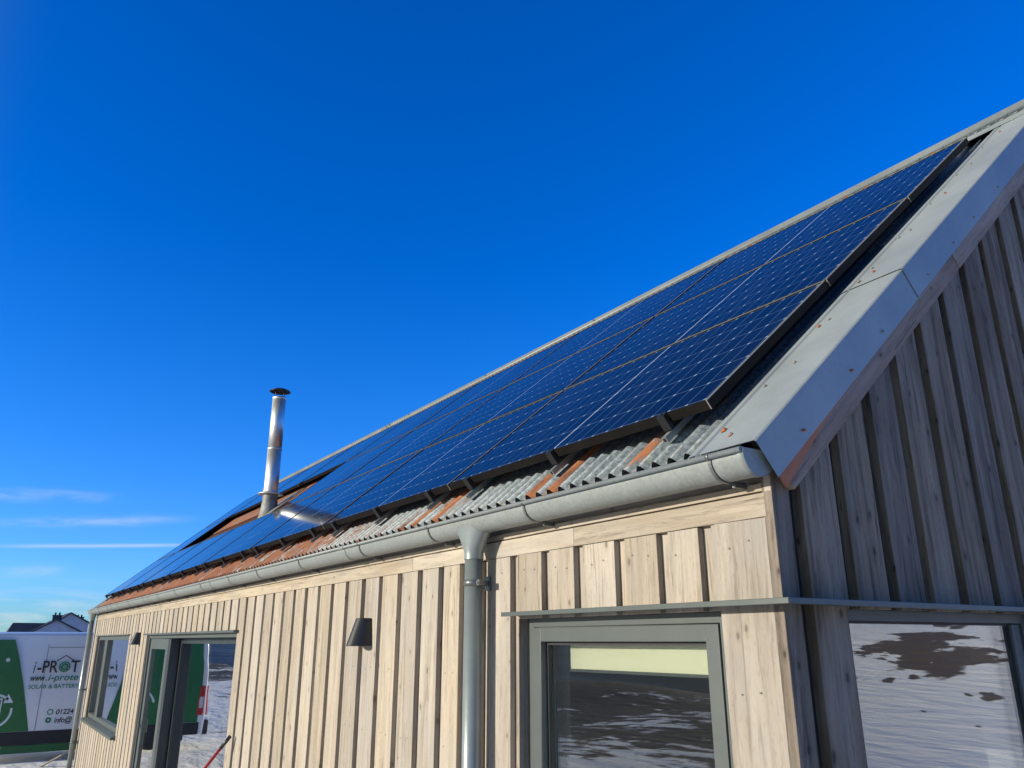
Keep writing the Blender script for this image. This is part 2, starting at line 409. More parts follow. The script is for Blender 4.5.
# inside: floor, ceiling, two partitions
it = MB(); it.box((XL + .3, .26, -.06), (-.26, WG - .26, .02)); it.build('floor', M['intfloor'], house)
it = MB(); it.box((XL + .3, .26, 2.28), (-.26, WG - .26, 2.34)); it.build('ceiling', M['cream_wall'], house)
it = MB(); it.box((-4.6, .26, .02), (-4.5, WG - .26, 2.28)); it.build('partition', M['cream_wall'], house); it = MB(); it.box((-10.4, .26, .02), (-10.3, WG - .26, 2.28)); it.build('partition', M['cream_wall'], house)

# long wall cladding: raised boards over recessed boards
T = .025
edges = [-.0262, -.295, -.483, -.697, -.93, -1.139, -1.365, -1.60, -1.79, -1.993, -2.214, -2.446, -2.687, -2.922, -3.165]
while edges[-1] > XL + .30: edges.append(edges[-1] - .2335 + random.uniform(-.006, .006))
cl = MB()
for i, xr in enumerate(edges):
    xl = (edges[i + 1] + .055) if i + 1 < len(edges) else XL
    yj = random.uniform(-.0015, .0015)
    for a, b, c, d in open_rects(xl, xr, -.05, ZF0 - .002, [NW, DR, FW]):
        cl.box((a, yj, c), (b, T, d), r=(i * .618) % 1)
    if i + 1 < len(edges):
        for a, b, c, d in open_rects(edges[i + 1] - .02, xl + .02, -.05, ZF0 + .03, [NW, DR, FW]):
            cl.box((a, T + .001, c), (b, 2 * T, d), r=(i * .377 + .2) % 1)
clad = cl.build('cladding', [M['wood']], house, bevel=.0016); tag(clad, 'pale sunlit vertical board cladding')
nl = MB()
for i, xr in enumerate(edges[:14]):
    xl = edges[i + 1] + .055; cx = (xl + xr) / 2
    for z in (.35, .95, 1.55, 1.86, 2.27):
        for s in (-.035, .035):
            px = cx + s + random.uniform(-.006, .006)
            if random.random() < .35 or NW[0] < px < NW[1] and NW[2] < z < NW[3]: continue
            nl.lathe((0, 0, 0), [(0, 0)], 3)
            c = Vector((px, -.0025, z + random.uniform(-.01, .01)))
            nl.face([c + Vector((.003 * math.cos(t), -.001, .003 * math.sin(t))) for t in (k * math.pi / 3 for k in range(6))])
nl.v and tag(nl.build('nail_heads', M['bracket'], house), kind='stuff')
# frieze and fascia
fz = MB(); x = -.0262
for L in (.9, 1.35, 1.9, 2.4, 2.2, 2.6, 3.2):
    x1 = max(XL, x - L); fz.box((x1 + .0015, -.001 + random.uniform(0, .001), ZF0), (x, T + .02, ZF1)); x = x1
    if x <= XL + .01: break
if x > XL + .01: fz.box((XL, -.001, ZF0), (x, T + .02, ZF1))
tag(fz.build('frieze_board', M['wood_h'], house, bevel=.0016), 'pale horizontal board above the vertical cladding')
fa = MB(); fa.box((XL, .004, 2.414), (0.0, .05, 2.438)); fa.box((XL, .03, 2.405), (-.002, .055, 2.50), r=.2)
fa.build('fascia', M['wood_h'], house, bevel=.0015)
ce = MB(); ce.box((-.024, .0, 2.41), (.0, .034, 2.455), r=.9); ce.build('corner_trim', M['wood'], house, bevel=.001)

# gable cladding
ged = [.078, .302, .518, .723, .931, 1.154]
while ged[-1] < WG - .2: ged.append(ged[-1] + .222 + random.uniform(-.006, .006))
ged[-1] = WG
cg = MB()
starts = [.0006] + [e + .055 for e in ged[:-1]]
rz = lambda x, y: gz(y) - .012
cgr = MB(); TG = .034
def gb(y0, y1, x0, x1, r, cg=cg):
    segs = [(y0, y1)] if not (y0 < WG / 2 < y1) else [(y0, WG / 2), (WG / 2, y1)]
    for a, b in segs:
        for u0, u1, c, d in open_rects(a, b, -.05, 2.2, [GW]):
            if d > 2.19: cg.box((x0, u0, c), (x1, u1, d), r=r, top=rz)
            else: cg.box((x0, u0, c), (x1, u1, d), r=r)
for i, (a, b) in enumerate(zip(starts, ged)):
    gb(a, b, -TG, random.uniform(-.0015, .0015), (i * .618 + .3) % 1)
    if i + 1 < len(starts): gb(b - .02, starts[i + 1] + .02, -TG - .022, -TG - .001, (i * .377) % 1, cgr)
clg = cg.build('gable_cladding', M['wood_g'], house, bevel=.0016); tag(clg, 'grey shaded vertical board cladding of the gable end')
tag(cgr.build('gable_recess_boards', M['wood_gr'], house), 'recessed boards between the raised gable boards, coloured dark as gap shade')
cg2 = MB()
for i in range(24):
    y = i * WG / 24
    segs = [(y, y + WG / 24 - .03)]
    for a, b in segs:
        if a < WG / 2 < b: continue
        cg2.box((XL, max(a, .03), -.05), (XL + .055, b, 2.4), top=rz)
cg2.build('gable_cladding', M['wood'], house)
cb = MB()
for i in range(60):
    x = XL + .05 + i * (-XL - .1) / 60; cb.box((x, WG - .05, -.05), (x + .19, WG, 2.47))
cb.build('cladding', M['wood'], house)
# barge timber along the rake, rusty edge strip behind the verge metal
OB = -.196
def rake(mb, x0, x1, v0, v1, o0, o1, o0b=None, o1b=None, r=None, back=False):
    o0b = o0 if o0b is None else o0b; o1b = o1 if o1b is None else o1b
    P = [RP(x0, v0, o0), RP(x1, v0, o0), RP(x1, v1, o0b), RP(x0, v1, o0b), RP(x0, v0, o1), RP(x1, v0, o1), RP(x1, v1, o1b), RP(x0, v1, o1b)]
    if back: P = [Vector((p.x, WG - p.y, p.z)) for p in P]
    mb.hexa(P, random.random() if r is None else r)
VR = 3.5
bt = MB(); rake(bt, .002, .034, -.205, 1.42, OB - .076, OB - .004); rake(bt, .002, .037, 1.423, VR - .12, OB - .074, OB - .002)
rake(bt, .001, .024, -.1, VR - .13, OB - .068, OB - .004, back=True)
tag(bt.build('barge_board', M['wood_gh'], house, bevel=.003), 'grey rough timber running up the gable under the verge metal')
rs = MB(); rake(rs, .0345, .0385, -.235, .10, OB - .048, OB + .01, OB - .014, OB + .01, r=0); rake(rs, .034, .038, .0, 1.0, OB - .014, OB + .01, OB - .003, OB + .01, r=0)
tag(rs.build('rust_strip', M['rust'], house), 'rusty torn metal edge at the foot of the gable verge')

# ------------------------------------------------------------------ roof sheets
rt = empty('roof', RP(0, 0, -.110), (TH, 0, 0), house)
cr = MB(); amp, pit = .017, .076
nx = int((.0 - (XL - .02)) / pit * 8)
xs = [-.0 - i * pit / 8 for i in range(nx + 1)]
def sheet(v0, v1, lift, name, x0=0.0, x1=XL - .02):
    mb = MB(); pts = [x for x in xs if x1 <= x <= x0]
    rows = []
    for k in range(2):
        for v in ((v0, v1) if k == 0 else (v1, v0)):
            rows.append([(x, v, amp * math.cos(2 * math.pi * x / pit) + lift - (.0012 if k else 0)) for x in pts])
    rows.append(rows[0]); mb.grid(rows); return mb.build(name, M['roof'], rt)
sheet(-.165, 1.78, 0.0, 'corrugated_sheet'); sheet(1.62, 3.46, .004, 'corrugated_sheet')
bk = MB(); pts = xs[::2]
bk.grid([[(x, (2 * 3.5) * CT * 0 + 0, 0) for x in pts], [(x, 0, 0) for x in pts]]) if False else None
rb = MB(); rb.grid([[Vector((x, WG - RP(x, v, -.11).y, RP(x, v, -.11 + amp * math.cos(2 * math.pi * x / pit)).z)) for x in pts] for v in (-.24, 3.47)])
o = rb.build('corrugated_sheet', M['roof'], house)

# verge metal (folded sheet with raised rib), two lengths with a lap
prof = [(-.262, -.094), (-.222, -.089), (-.212, -.074), (-.186, -.071), (-.178, -.079), (-.170, -.072), (.041, -.069), (.046, -.073), (.047, OB - .002), (.040, OB - .004)]
def vergepiece(v0, v1, lift, out, mirror=False, back=False):
    mb = MB(); rows = []
    for t in (0, .0014):
        pr_ = prof if t == 0 else prof[::-1]
        for (x, of) in pr_:
            X = x + out + (-t if x < .04 else -t); Of = of + lift - t
            ps = [RP(X, v, Of) for v in (v0, v1)]
            if mirror: ps = [Vector((XL - p.x, p.y, p.z)) for p in ps]
            if back: ps = [Vector((p.x, WG - p.y, p.z)) for p in ps]
            rows.append(ps)
    rows.append(rows[0]); mb.grid(rows, sm=False); return mb
vg = vergepiece(-.256, .99, 0, 0); v1o = vg.build('verge_flashing', M['verge'], house)
tag(v1o, 'lower length of pale folded metal along the near gable edge')
v2o = vergepiece(.965, 3.44, .0045, .003).build('verge_flashing', M['verge'], house); tag(v2o, 'upper length of pale folded metal along the near gable edge')
vergepiece(-.256, 3.44, 0, 0, back=True).build('verge_flashing', M['verge'], house)
vergepiece(-.256, 3.44, 0, 0, mirror=True).build('verge_flashing', M['verge'], house)
# screws on the verge
sm_ = None
def screw(x, v, of, rusty, side=False):
    global sm_
    key = 'rust' if rusty else 'alu'
    mb = MB()
    if side: mb.tube([(0, 0, 0), (.003, 0, 0)], .005, 8); mb.tube([(.003, 0, 0), (.008, 0, 0)], .0035, 6)
    else: mb.tube([(0, 0, 0), (0, 0, .002)], .0065, 10); mb.tube([(0, 0, .002), (0, 0, .006)], .0038, 6)
    o = mb.build('screw', M[key], house); o.location = RP(x, v, of)
    if not side: o.rotation_euler = (TH, 0, 0)
for i, (x, v) in enumerate([(-.150, -.12), (-.095, -.17), (-.148, .16), (-.10, .30), (-.152, .62), (-.128, .66), (-.15, 1.02), (-.145, 1.15), (-.11, 1.08), (-.155, 1.50), (-.12, 1.55), (-.15, 1.92), (-.11, 2.02), (-.155, 2.35), (-.12, 2.48), (-.15, 2.80), (-.12, 3.05), (-.10, 3.25)]):
    screw(x, v, -.069 + (.005 if v > .97 else 0), i % 4 == 0)
for v in (-.05, .33, .62, 1.12, 1.45, 1.75, 2.15): screw(.049, v, OB + .03, v < .5, True)
# rust blooms round a few of the fixings
for (x, v, s) in [(-.150, -.12, .011), (-.095, -.17, .008), (-.152, .62, .007), (-.15, 1.02, .009)]:
    bl = MB()
    c = RP(x, v - .006, -.0684 + (.006 if v > .97 else 0))
    bl.face([c + Vector((1, 0, 0)) * s * math.cos(t) * random.uniform(.6, 1.1) + Vector((0, CT, ST)) * s * 1.3 * math.sin(t) * random.uniform(.7, 1.1) for t in (k * math.pi / 6 for k in range(12))]); bl.build('rust_stain', M['rust'], house)

# ridge cap
rc = MB()
x = .045
while x > XL - .05:
    x1 = max(x - 2.0, XL - .06)
    for s in (0, 1):
        rows = []
        for t in (0, .002):
            for v in ((3.27, 3.498) if t == 0 else (3.498, 3.27)):
                ps = [RP(xx, v, -.062 - t + (.004 if v > 3.4 else 0) + (0.003 if x < 0 else 0)) for xx in (x1 - .03, x)]
                if s: ps = [Vector((p.x, WG - p.y, p.z)) for p in ps]
                rows.append(ps)
        rows.append(rows[0]); rc.grid(rows, sm=False)
    x = x1
top = RP(0, 3.5, -.062)
rc.tube([(.047, WG / 2, top.z - .012), (XL - .06, WG / 2, top.z - .012)], .018, 14)
ro = rc.build('ridge_cap', M['verge'], house); tag(ro, 'pale metal ridge capping along the top of the roof')

# flue
FX, FV = -9.02, 1.45
fb = RP(FX, FV, -.09)
fl = empty('flue', tuple(fb), (0, 0, 0), house); fl['label'] = 'stainless steel stove flue standing in a gap between the panels'
mb = MB(); mb.tube([(0, 0, 0), (0, 0, .86)], .093, 32); mb.tube([(0, 0, .86), (0, 0, 1.59)], .0915, 32); mb.tube([(0, 0, .85), (0, 0, .875)], .096, 32); mb.tube([(0, 0, 1.56), (0, 0, 1.60)], .095, 32)
mb.build('flue_pipe', M['steel'], fl)
mb = MB(); mb.lathe((0, 0, 0), [(.0, 1.732), (.08, 1.72), (.135, 1.695), (.145, 1.682), (.135, 1.682), (.05, 1.70), (.0, 1.705)], 32)
for k in range(4):
    t = k * math.pi / 2 + .5; mb.tube([(.08 * math.cos(t), .08 * math.sin(t), 1.58), (.08 * math.cos(t), .08 * math.sin(t), 1.70)], .007, 6)
mb.build('flue_cap', M['black'], fl)
mb = MB(); mb.lathe((0, 0, 0), [(.10, .29), (.098, .275), (.165, .248), (.165, .242), (.100, .24)], 32)
mb.build('storm_collar', M['steel'], fl)
mb = MB(); mb.lathe((0, 0, 0), [(.098, .25), (.100, .14), (.115, .02), (.14, -.10)], 32); mb.build('boot', M['lead'], fl)
mb = MB()
sl = lambda a, b, o_: RP(FX + a, FV + b, -.09 + o_) - fb
mb.grid([[sl(a, b, .006 + .02 * math.exp(-(a * a + b * b) / .03) + .004 * math.sin(a * 60)) for a in (-.36, -.2, -.1, 0, .1, .2, .33)] for b in (-.34, -.2, -.1, 0, .1, .2, .5)])
mb.build('flashing_skirt', M['lead'], fl)

# ------------------------------------------------------------------ gutter and downpipes
GY, GZ, GR = -.076, 2.504, .064
gt = MB(); rows = []
x0g, x1g = .026, XL - .06
for (rr, rev) in ((GR, False), (GR - .002, True)):
    angs = [math.pi + k * math.pi / 18 for k in range(19)]
    if rev: angs = angs[::-1]
    for a in angs: rows.append([(xx, GY + rr * math.cos(a), GZ + rr * math.sin(a)) for xx in (x1g, x0g)])
rows.append(rows[0]); gt.grid(rows)
gt.tube([(x1g, GY - GR - .004, GZ + .004), (x0g, GY - GR - .004, GZ + .004)], .0095, 12)
gut = gt.build('gutter', M['gutter'], house); tag(gut, 'half round galvanised gutter under the corrugated eave')
for xx, s in ((x0g, 1), (x1g, -1)):
    ec = MB()
    ring = [(xx + s * .004, GY + (GR + .002) * math.cos(a), GZ + (GR + .002) * math.sin(a)) for a in (math.pi + k * math.pi / 18 for k in range(19))] + [(xx + s * .004, GY + GR, GZ + .01), (xx + s * .004, GY - GR, GZ + .01)]
    inn = [(xx - s * .02, p[1], p[2]) for p in ring]
    ec.face(ring); ec.grid([ring, inn], closed=True)
    ec.build('gutter_end_cap', M['gutter'], gut)
def band(xc, wd, rr, mat, name, dark=False):
    mb = MB(); rows = []
    for (r_, rev) in ((rr, False), (rr - .003, True)):
        an = [math.pi * .96 + k * math.pi * 1.02 / 18 for k in range(19)]
        if rev: an = an[::-1]
        for a in an: rows.append([(xc - wd / 2, GY + r_ * math.cos(a), GZ + r_ * math.sin(a)), (xc + wd / 2, GY + r_ * math.cos(a), GZ + r_ * math.sin(a))])
    rows.append(rows[0]); mb.grid(rows, sm=False)
    mb.tube([(xc - wd / 2, GY - GR - .004, GZ + .004), (xc + wd / 2, GY - GR - .004, GZ + .004)], .0115, 12)
    if name == 'gutter_bracket':
        mb.box((xc - .006, GY + .03, GZ - GR - .012), (xc + .006, .004, GZ - GR + .006))
    return mb.build(name, mat, gut)
for xx in (-.095, -1.055, -1.85, -2.66, -3.652, -4.578, -5.364, -6.334, -7.466, -8.37, -9.247, -10.37, -11.31, -12.3, -13.3, -14.2):
    band(xx, .012, GR + .004, M['bracket'], 'gutter_bracket')
for xx in (-2.90, -6.03, -9.0, -12.0):
    band(xx, .07, GR + .003, M['gutter'], 'gutter_joint')
def downpipe(px, label, zb):
    e = empty('downpipe', (px, GY, 0), (0, 0, 0), house); e['label'] = label
    mb = MB(); mb.tube([(0, 0, zb), (0, 0, 2.372)], .0395, 28); mb.build('pipe', M['pipe'], e)
    mb = MB(); n = 32
    rows = []
    for t in range(9):
        u = t / 8; z = 2.36 + u * .115; rx = .042 + .088 * u ** 1.25; ry = .042 + .02 * u
        rows.append([(rx * math.cos(a), ry * math.sin(a), z) for a in (2 * math.pi * k / n for k in range(n))])
    mb.grid(rows, closed=True); mb.grid([[(.042 * math.cos(a), .042 * math.sin(a), z) for a in (2 * math.pi * k / n for k in range(n))] for z in (2.335, 2.36)], closed=True)
    mb.build('gutter_outlet', M['pipe'], e)
    for z in ((2.235, 1.25, .4) if px > -5 else (1.22, .4)):
        mb = MB(); mb.tube([(0, 0, z - .013), (0, 0, z + .013)], .0425, 28)
        mb.box((.038, -.010, z - .012), (.062, .010, z + .012)); mb.box((-.008, .03, z - .010), (.012, .075, z + .010)); mb.tube([(.052, -.016, z), (.052, .018, z)], .006, 8); mb.box((-.02, .068, z - .03), (.02, .0755, z + .03))
        mb.build('pipe_bracket', M['bracket'], e)
downpipe(-1.535, 'galvanised round downpipe left of the near window', .05)
downpipe(-14.44, 'galvanised round downpipe at the far corner of the house', -.1)

# ------------------------------------------------------------------ window flashing strips, windows
ff = MB()
ZT = 2.107
def strip(mb, x0, x1):
    # thin sloping hood: front edge 16 mm high
    P = [(x0, -.0855, ZT - .016), (x1, -.0855, ZT - .016), (x1, .02, ZT - .012), (x0, .02, ZT - .012), (x0, -.0855, ZT), (x1, -.0855, ZT), (x1, .02, ZT + .006), (x0, .02, ZT + .006)]
    mb.hexa(P)
n = len(ff.v)
P = [(-1.303, -.0855, ZT - .016), (.0855, -.0855, ZT - .016), (-.02, .02, ZT - .012), (-1.303, .02, ZT - .012), (-1.303, -.0855, ZT), (.0855, -.0855, ZT), (-.02, .02, ZT + .006), (-1.303, .02, ZT + .006)]
ff.hexa(P); ff.box((-1.303, -.0045, ZT + .004), (-.002, .0, ZT + .0045)) if False else None
fo = ff.build('window_hood', M['flash'], house, bevel=.0015); fo['label'] = 'thin grey metal hood over the near long wall window'
fg = MB()
fg.hexa([(.0865, -.0845, ZT - .016), (.0865, 1.62, ZT - .016), (-.02, 1.62, ZT - .012), (-.0195, .0205, ZT - .012), (.0865, -.0845, ZT), (.0865, 1.62, ZT), (-.02, 1.62, ZT + .006), (-.0195, .0205, ZT + .006)])
go = fg.build('window_hood', M['flash'], house, bevel=.0015); go['label'] = 'thin grey metal hood over the gable window'
fd = MB(); fd.box((-9.50, -.045, 2.068), (-5.40, .02, 2.086)); fd.build('door_hood', M['flash'], house, bevel=.0015)
fd = MB(); fd.box((-14.07, -.02, 2.077), (-10.72, .02, 2.09)); fd.build('window_hood', M['flash'], house)

def ring(mb, x0, x1, z0, z1, w, y0, y1, wb=None, **k):
    wb = w if wb is None else wb
    mb.box((x0, y0, z0), (x0 + w, y1, z1), **k); mb.box((x1 - w, y0, z0), (x1, y1, z1), **k)
    mb.box((x0 + w, y0, z1 - w), (x1 - w, y1, z1), **k); mb.box((x0 + w, y0, z0), (x1 - w, y1, z0 + wb), **k)
def pane(parent, x0, x1, z0, z1, y, name='pane'):
    for d in (0, .022):
        mb = MB(); mb.box((x0, y + d, z0), (x1, y + d + .005, z1)); mb.build(name, M['glass'], parent)
# near window
wn = empty('window', (0, 0, 0), (0, 0, 0), house); wn['label'] = 'grey framed window near the corner in the long wall'
mb = MB(); ring(mb, NW[0] + .030, NW[1] - .002, NW[2], NW[3], .034, .030, .115); mb.build('outer_frame', M['frame'], wn, bevel=.002)
mb = MB(); ring(mb, NW[0] + .067, NW[1] - .038, NW[2] + .036, NW[3] - .036, .052, .022, .085)
mb.build('sash', M['frame'], wn, bevel=.003)
mb = MB(); ring(mb, NW[0] + .119, NW[1] - .090, NW[2] + .088, NW[3] - .088, .012, .050, .058); mb.build('glazing_seal', M['seal'], wn)
pane(wn, NW[0] + .122, NW[1] - .093, NW[2] + .091, NW[3] - .091, .060)
mb = MB(); mb.box((NW[0], .052, NW[2]), (NW[0] + .029, .10, NW[3])); mb.build('reveal_lining', M['black'], wn)
bl_ = MB(); bl_.box((-1.105, .11, 1.896), (-.262, .113, 2.0)); bl_.box((-1.105, .105, 1.886), (-.262, .118, 1.896), m=1)
ob = bl_.build('roller_blind', [M['blind'], M['flash']]); tag(ob, 'pale yellow roller blind lowered a hand behind the window by the downpipe', 'blind')
mb = MB(); mb.tube([(-1.12, .135, 2.022), (-.255, .135, 2.022)], .021, 14); mb.build('roller_tube', M['flash'], ob)
# gable window
wg = empty('window', (0, 0, 0), (0, 0, 0), house); wg['label'] = 'large window in the gable end reflecting the snowy slope'
def yring(mb, y0, y1, z0, z1, w, x0, x1):
    mb.box((x0, y0, z0), (x1, y0 + w, z1)); mb.box((x0, y1 - w, z0), (x1, y1, z1)); mb.box((x0, y0 + w, z1 - w), (x1, y1 - w, z1)); mb.box((x0, y0 + w, z0), (x1, y1 - w, z0 + w))
mb = MB(); yring(mb, GW[0] - .03, GW[1], GW[2], GW[3], .032, -.125, -.030)
mb.build('outer_frame', M['flash_dark'], wg, bevel=.002)
mb = MB(); mb.box((-.11, 1.325, GW[2] + .03), (-.038, 1.385, GW[3] - .034)); mb.build('sash', M['flash_dark'], wg, bevel=.003)
for d in (0, .022):
    mb = MB(); mb.box((-.060 - d, GW[0] + .001, GW[2] + .03), (-.055 - d, 1.326, GW[3] - .031)); mb.build('pane', M['glass'], wg)
mb = MB(); yring(mb, GW[0] + .0, 1.325, GW[2] + .032, GW[3] - .032, .008, -.0545, -.050); mb.build('glazing_seal', M['seal'], wg)
# sliding door
dr = empty('sliding_door', (0, 0, 0), (0, 0, 0), house); dr['label'] = 'wide glazed sliding door with grey frames in the long wall'
mb = MB(); mb.box((DR[0], .02, DR[2]), (DR[0] + .05, .25, DR[3])); mb.box((DR[1] - .03, .04, DR[2]), (DR[1], .25, DR[3])); mb.box((DR[0] + .05, .02, DR[3] - .035), (DR[1] - .03, .25, DR[3])); mb.box((DR[0] + .05, .02, DR[2]), (DR[1] - .03, .25, DR[2] + .05))
mb.build('outer_frame', M['frame'], dr, bevel=.002)
mb = MB(); ring(mb, DR[0] + .06, -8.33, DR[2] + .055, DR[3] - .04, .115, .035, .095); dl = mb.build('door_leaf', M['frame'], dr, bevel=.003)
pane(dl, DR[0] + .176, -8.446, DR[2] + .171, DR[3] - .156, .055)
mb = MB(); mb.box((-8.328, .037, DR[2] + .055), (-8.21, .135, DR[3] - .04)); ring(mb, -8.20, DR[1] - .035, DR[2] + .055, DR[3] - .037, .055, .140, .20); dl2 = mb.build('door_leaf', M['navy'], dr, bevel=.003)
pane(dl2, -8.145, DR[1] - .09, DR[2] + .11, DR[3] - .092, .150)
mb = MB(); mb.box((DR[0] + .10, .002, .98), (DR[0] + .125, .014, 1.12)); mb.box((DR[0] + .105, .012, 1.03), (DR[0] + .12, .036, 1.07)); mb.build('handle', M['bracket'], dl, bevel=.003)
# far window
wf = empty('window', (0, 0, 0), (0, 0, 0), house); wf['label'] = 'two light window at the far end of the long wall'
mb = MB(); ring(mb, FW[0] + .02, FW[1] - .02, FW[2] + .03, FW[3], .06, .030, .16); mb.box((-13.22, .028, FW[2] + .09), (-12.98, .14, FW[3] - .06)); mb.build('outer_frame', M['frame'], wf, bevel=.003)
pane(wf, FW[0] + .08, -13.22, FW[2] + .09, FW[3] - .06, .07); pane(wf, -12.98, FW[1] - .08, FW[2] + .09, FW[3] - .06, .07)
mb = MB(); mb.hexa([(FW[0] - .03, -.06, FW[2] - .035), (FW[1] + .03, -.06, FW[2] - .035), (FW[1] + .03, .03, FW[2] - .02), (FW[0] - .03, .03, FW[2] - .02), (FW[0] - .03, -.06, FW[2] + .0), (FW[1] + .03, -.06, FW[2] + .0), (FW[1] + .03, .03, FW[2] + .03), (FW[0] - .03, .03, FW[2] + .03)])
mb.build('sill', M['frame'], wf, bevel=.002)
# made-up cupboard inside the gable window, standing in for a pale sunlit patch
mb = MB(); mb.box((-.70, 2.35, .02), (-.27, 2.75, 1.60)); mb.box((-.69, 2.335, .08), (-.49, 2.35, 1.57)); mb.box((-.485, 2.335, .08), (-.28, 2.35, 1.57))
tag(mb.build('cupboard', M['cream'], bevel=.003), 'made-up cream cupboard inside the gable window, standing in for a pale sunlit patch', 'cupboard')

# ------------------------------------------------------------------ wall lamps
def lamp():
    e = empty('wall_lamp')
    mb = MB(); rows = []
    for z, rx, ry in ((.075, .040, .048), (.073, .046, .055), (-.07, .066, .105), (-.073, .064, .103)):
        rows.append([(rx * math.cos(a), -ry * math.sin(a) - .012, z) for a in (k * math.pi / 20 for k in range(21))] + [(-rx, 0, z), (rx, 0, z)])
    mb.grid(rows, closed=True, sm=False); mb.face(rows[0]); mb.face(rows[-1]); mb.build('lamp_shade', M['black'], e)
    mb = MB(); mb.box((-.05, -.004, -.065), (.05, .0, .07)); mb.build('back_plate', M['black'], e)
    return e
def copy_tree(o, parent=None):
    c = o.copy(); col.objects.link(c); c.parent = parent
    for ch in o.children: copy_tree(ch, c)
    return c
L1 = lamp(); L2 = copy_tree(L1)
L1.location = (-2.805, -.003, 2.045); L2.location = (-9.95, -.003, 2.03)
tag(L1, 'black tapered wall lamp alone on the boards left of the downpipe', 'wall lamp', 'black lamps on the long wall')
tag(L2, 'small far black wall lamp between the far window and the sliding door', 'wall lamp', 'black lamps on the long wall')

# ------------------------------------------------------------------ solar panels
def make_panel():
    e = empty('solar_panel')
    mb = MB(); f = .011
    mb.box((0, 0, -.035), (PW, f, 0)); mb.box((0, PH - f, -.035), (PW, PH, 0)); mb.box((0, f, -.035), (f, PH - f, 0)); mb.box((PW - f, f, -.035), (PW, PH - f, 0))
    fr = mb.build('frame', M['pvframe'], e)
    mb = MB(); mb.box((PW - .005, .002, -.002), (PW + .0012, PH, .0012)); mb.box((0, PH - .003, -.002), (PW - .005, PH + .0012, .0012)); mb.box((PW - .002, -.0012, -.034), (PW + .0012, .002, .001))  # pale strips colour in the glint along the black frame's edges
    mb.build('frame_edge_glint', M['alu'], fr)
    mb = MB(); mb.box((f, f, -.007), (PW - f, PH - f, -.0025)); mb.build('cells', M['pv'], e)
    return e
def add_low(e):
    for d in (.205, .87, 1.555):
        x = PW - d
        mb = MB(); mb.box((x - .011, -.058, -.084), (x + .011, .2, -.062)); mb.box((x - .006, -.0585, -.080), (x + .006, -.0575, -.066), m=1); mb.build('rail', [M['alu'] if False else M['pipe'], M['seal']], e)
        mb = MB(); mb.box((x - .018, -.020, -.056), (x + .018, -.002, .002)); mb.box((x - .018, -.002, .001), (x + .018, .008, .004)); mb.tube([(x, -.011, .002), (x, -.011, .007)], .005, 8); mb.build('clamp', M['black'], e)
ordn = ['nearest the gable', 'second from the gable', 'third from the gable', 'fourth from the gable', 'fifth from the gable', 'sixth from the gable', 'seventh from the gable', 'last at the far end']
rows_ = ['bottom', 'middle', 'top']
protoA = make_panel(); protoB = make_panel(); add_low(protoA)
usedA = usedB = False
CWD = 1.7584
for j in range(3):
    for i in range(8):
        if j == 1 and i in (4, 5, 6): continue
        if j == 0:
            e = protoA if not usedA else copy_tree(protoA); usedA = True
        else:
            e = protoB if not usedB else copy_tree(protoB); usedB = True
        e.location = RP(P0.x - i * CWD - PW, j * 1.0025, random.uniform(-.001, .001))
        e.rotation_euler = (TH + random.uniform(-.0006, .0006), 0, 0)
        lab = 'black framed solar panel in the %s row, %s' % (rows_[j], ordn[i])
        if j == 1 and i == 3: lab = 'black framed solar panel in the middle row, just right of the gap round the flue'
        if j == 1 and i == 7: lab = 'black framed solar panel in the middle row, far side of the gap round the flue'
        tag(e, lab, 'solar panel', 'solar panels on the corrugated roof')

# ------------------------------------------------------------------ shovel by the door, plank at the far corner
sh = empty('snow_shovel', (-5.20, -.10, 0)); tag(sh, 'red handled snow shovel leaning on the wall right of the sliding door', 'shovel')
a = Vector((-.55, -.50, .33)); b = Vector((.0, .06, 1.305)); d = (b - a).normalized()
mb = MB(); mb.tube([a, b - d * .10], .011, 12); mb.build('shaft', simple('red_paint', (.42, .02, .02), .4), sh)
mb = MB(); mb.tube([b - d * .11, b], .014, 12); mb.build('grip', M['black'], sh)
mb = MB(); u = Vector((0, 0, 1)).cross(d).normalized(); wv = d.cross(u)
mb.grid([[a + d * (-.36 + .40 * i / 6) + u * (-.2 + .4 * k / 6) * (1 - .25 * (i / 6) ** 4) + wv * (.05 * (k / 3 - 1) ** 2 - .03 * (i / 6)) for k in range(7)] for i in range(7)])
o = mb.build('blade', M['black'], sh); so = o.modifiers.new('s', 'SOLIDIFY'); so.thickness = .004
mb = MB(); mb.hexa([(-15.1, -.62, -.1), (-15.03, -.62, -.1), (-15.03, -.58, -.1), (-15.1, -.58, -.1), (-14.68, -.20, .20), (-14.61, -.20, .20), (-14.61, -.16, .20), (-14.68, -.16, .20)], .4)
tag(mb.build('timber_plank', M['wood'], bevel=.003), 'pale timber plank leaning at the foot of the far corner downpipe', 'plank')

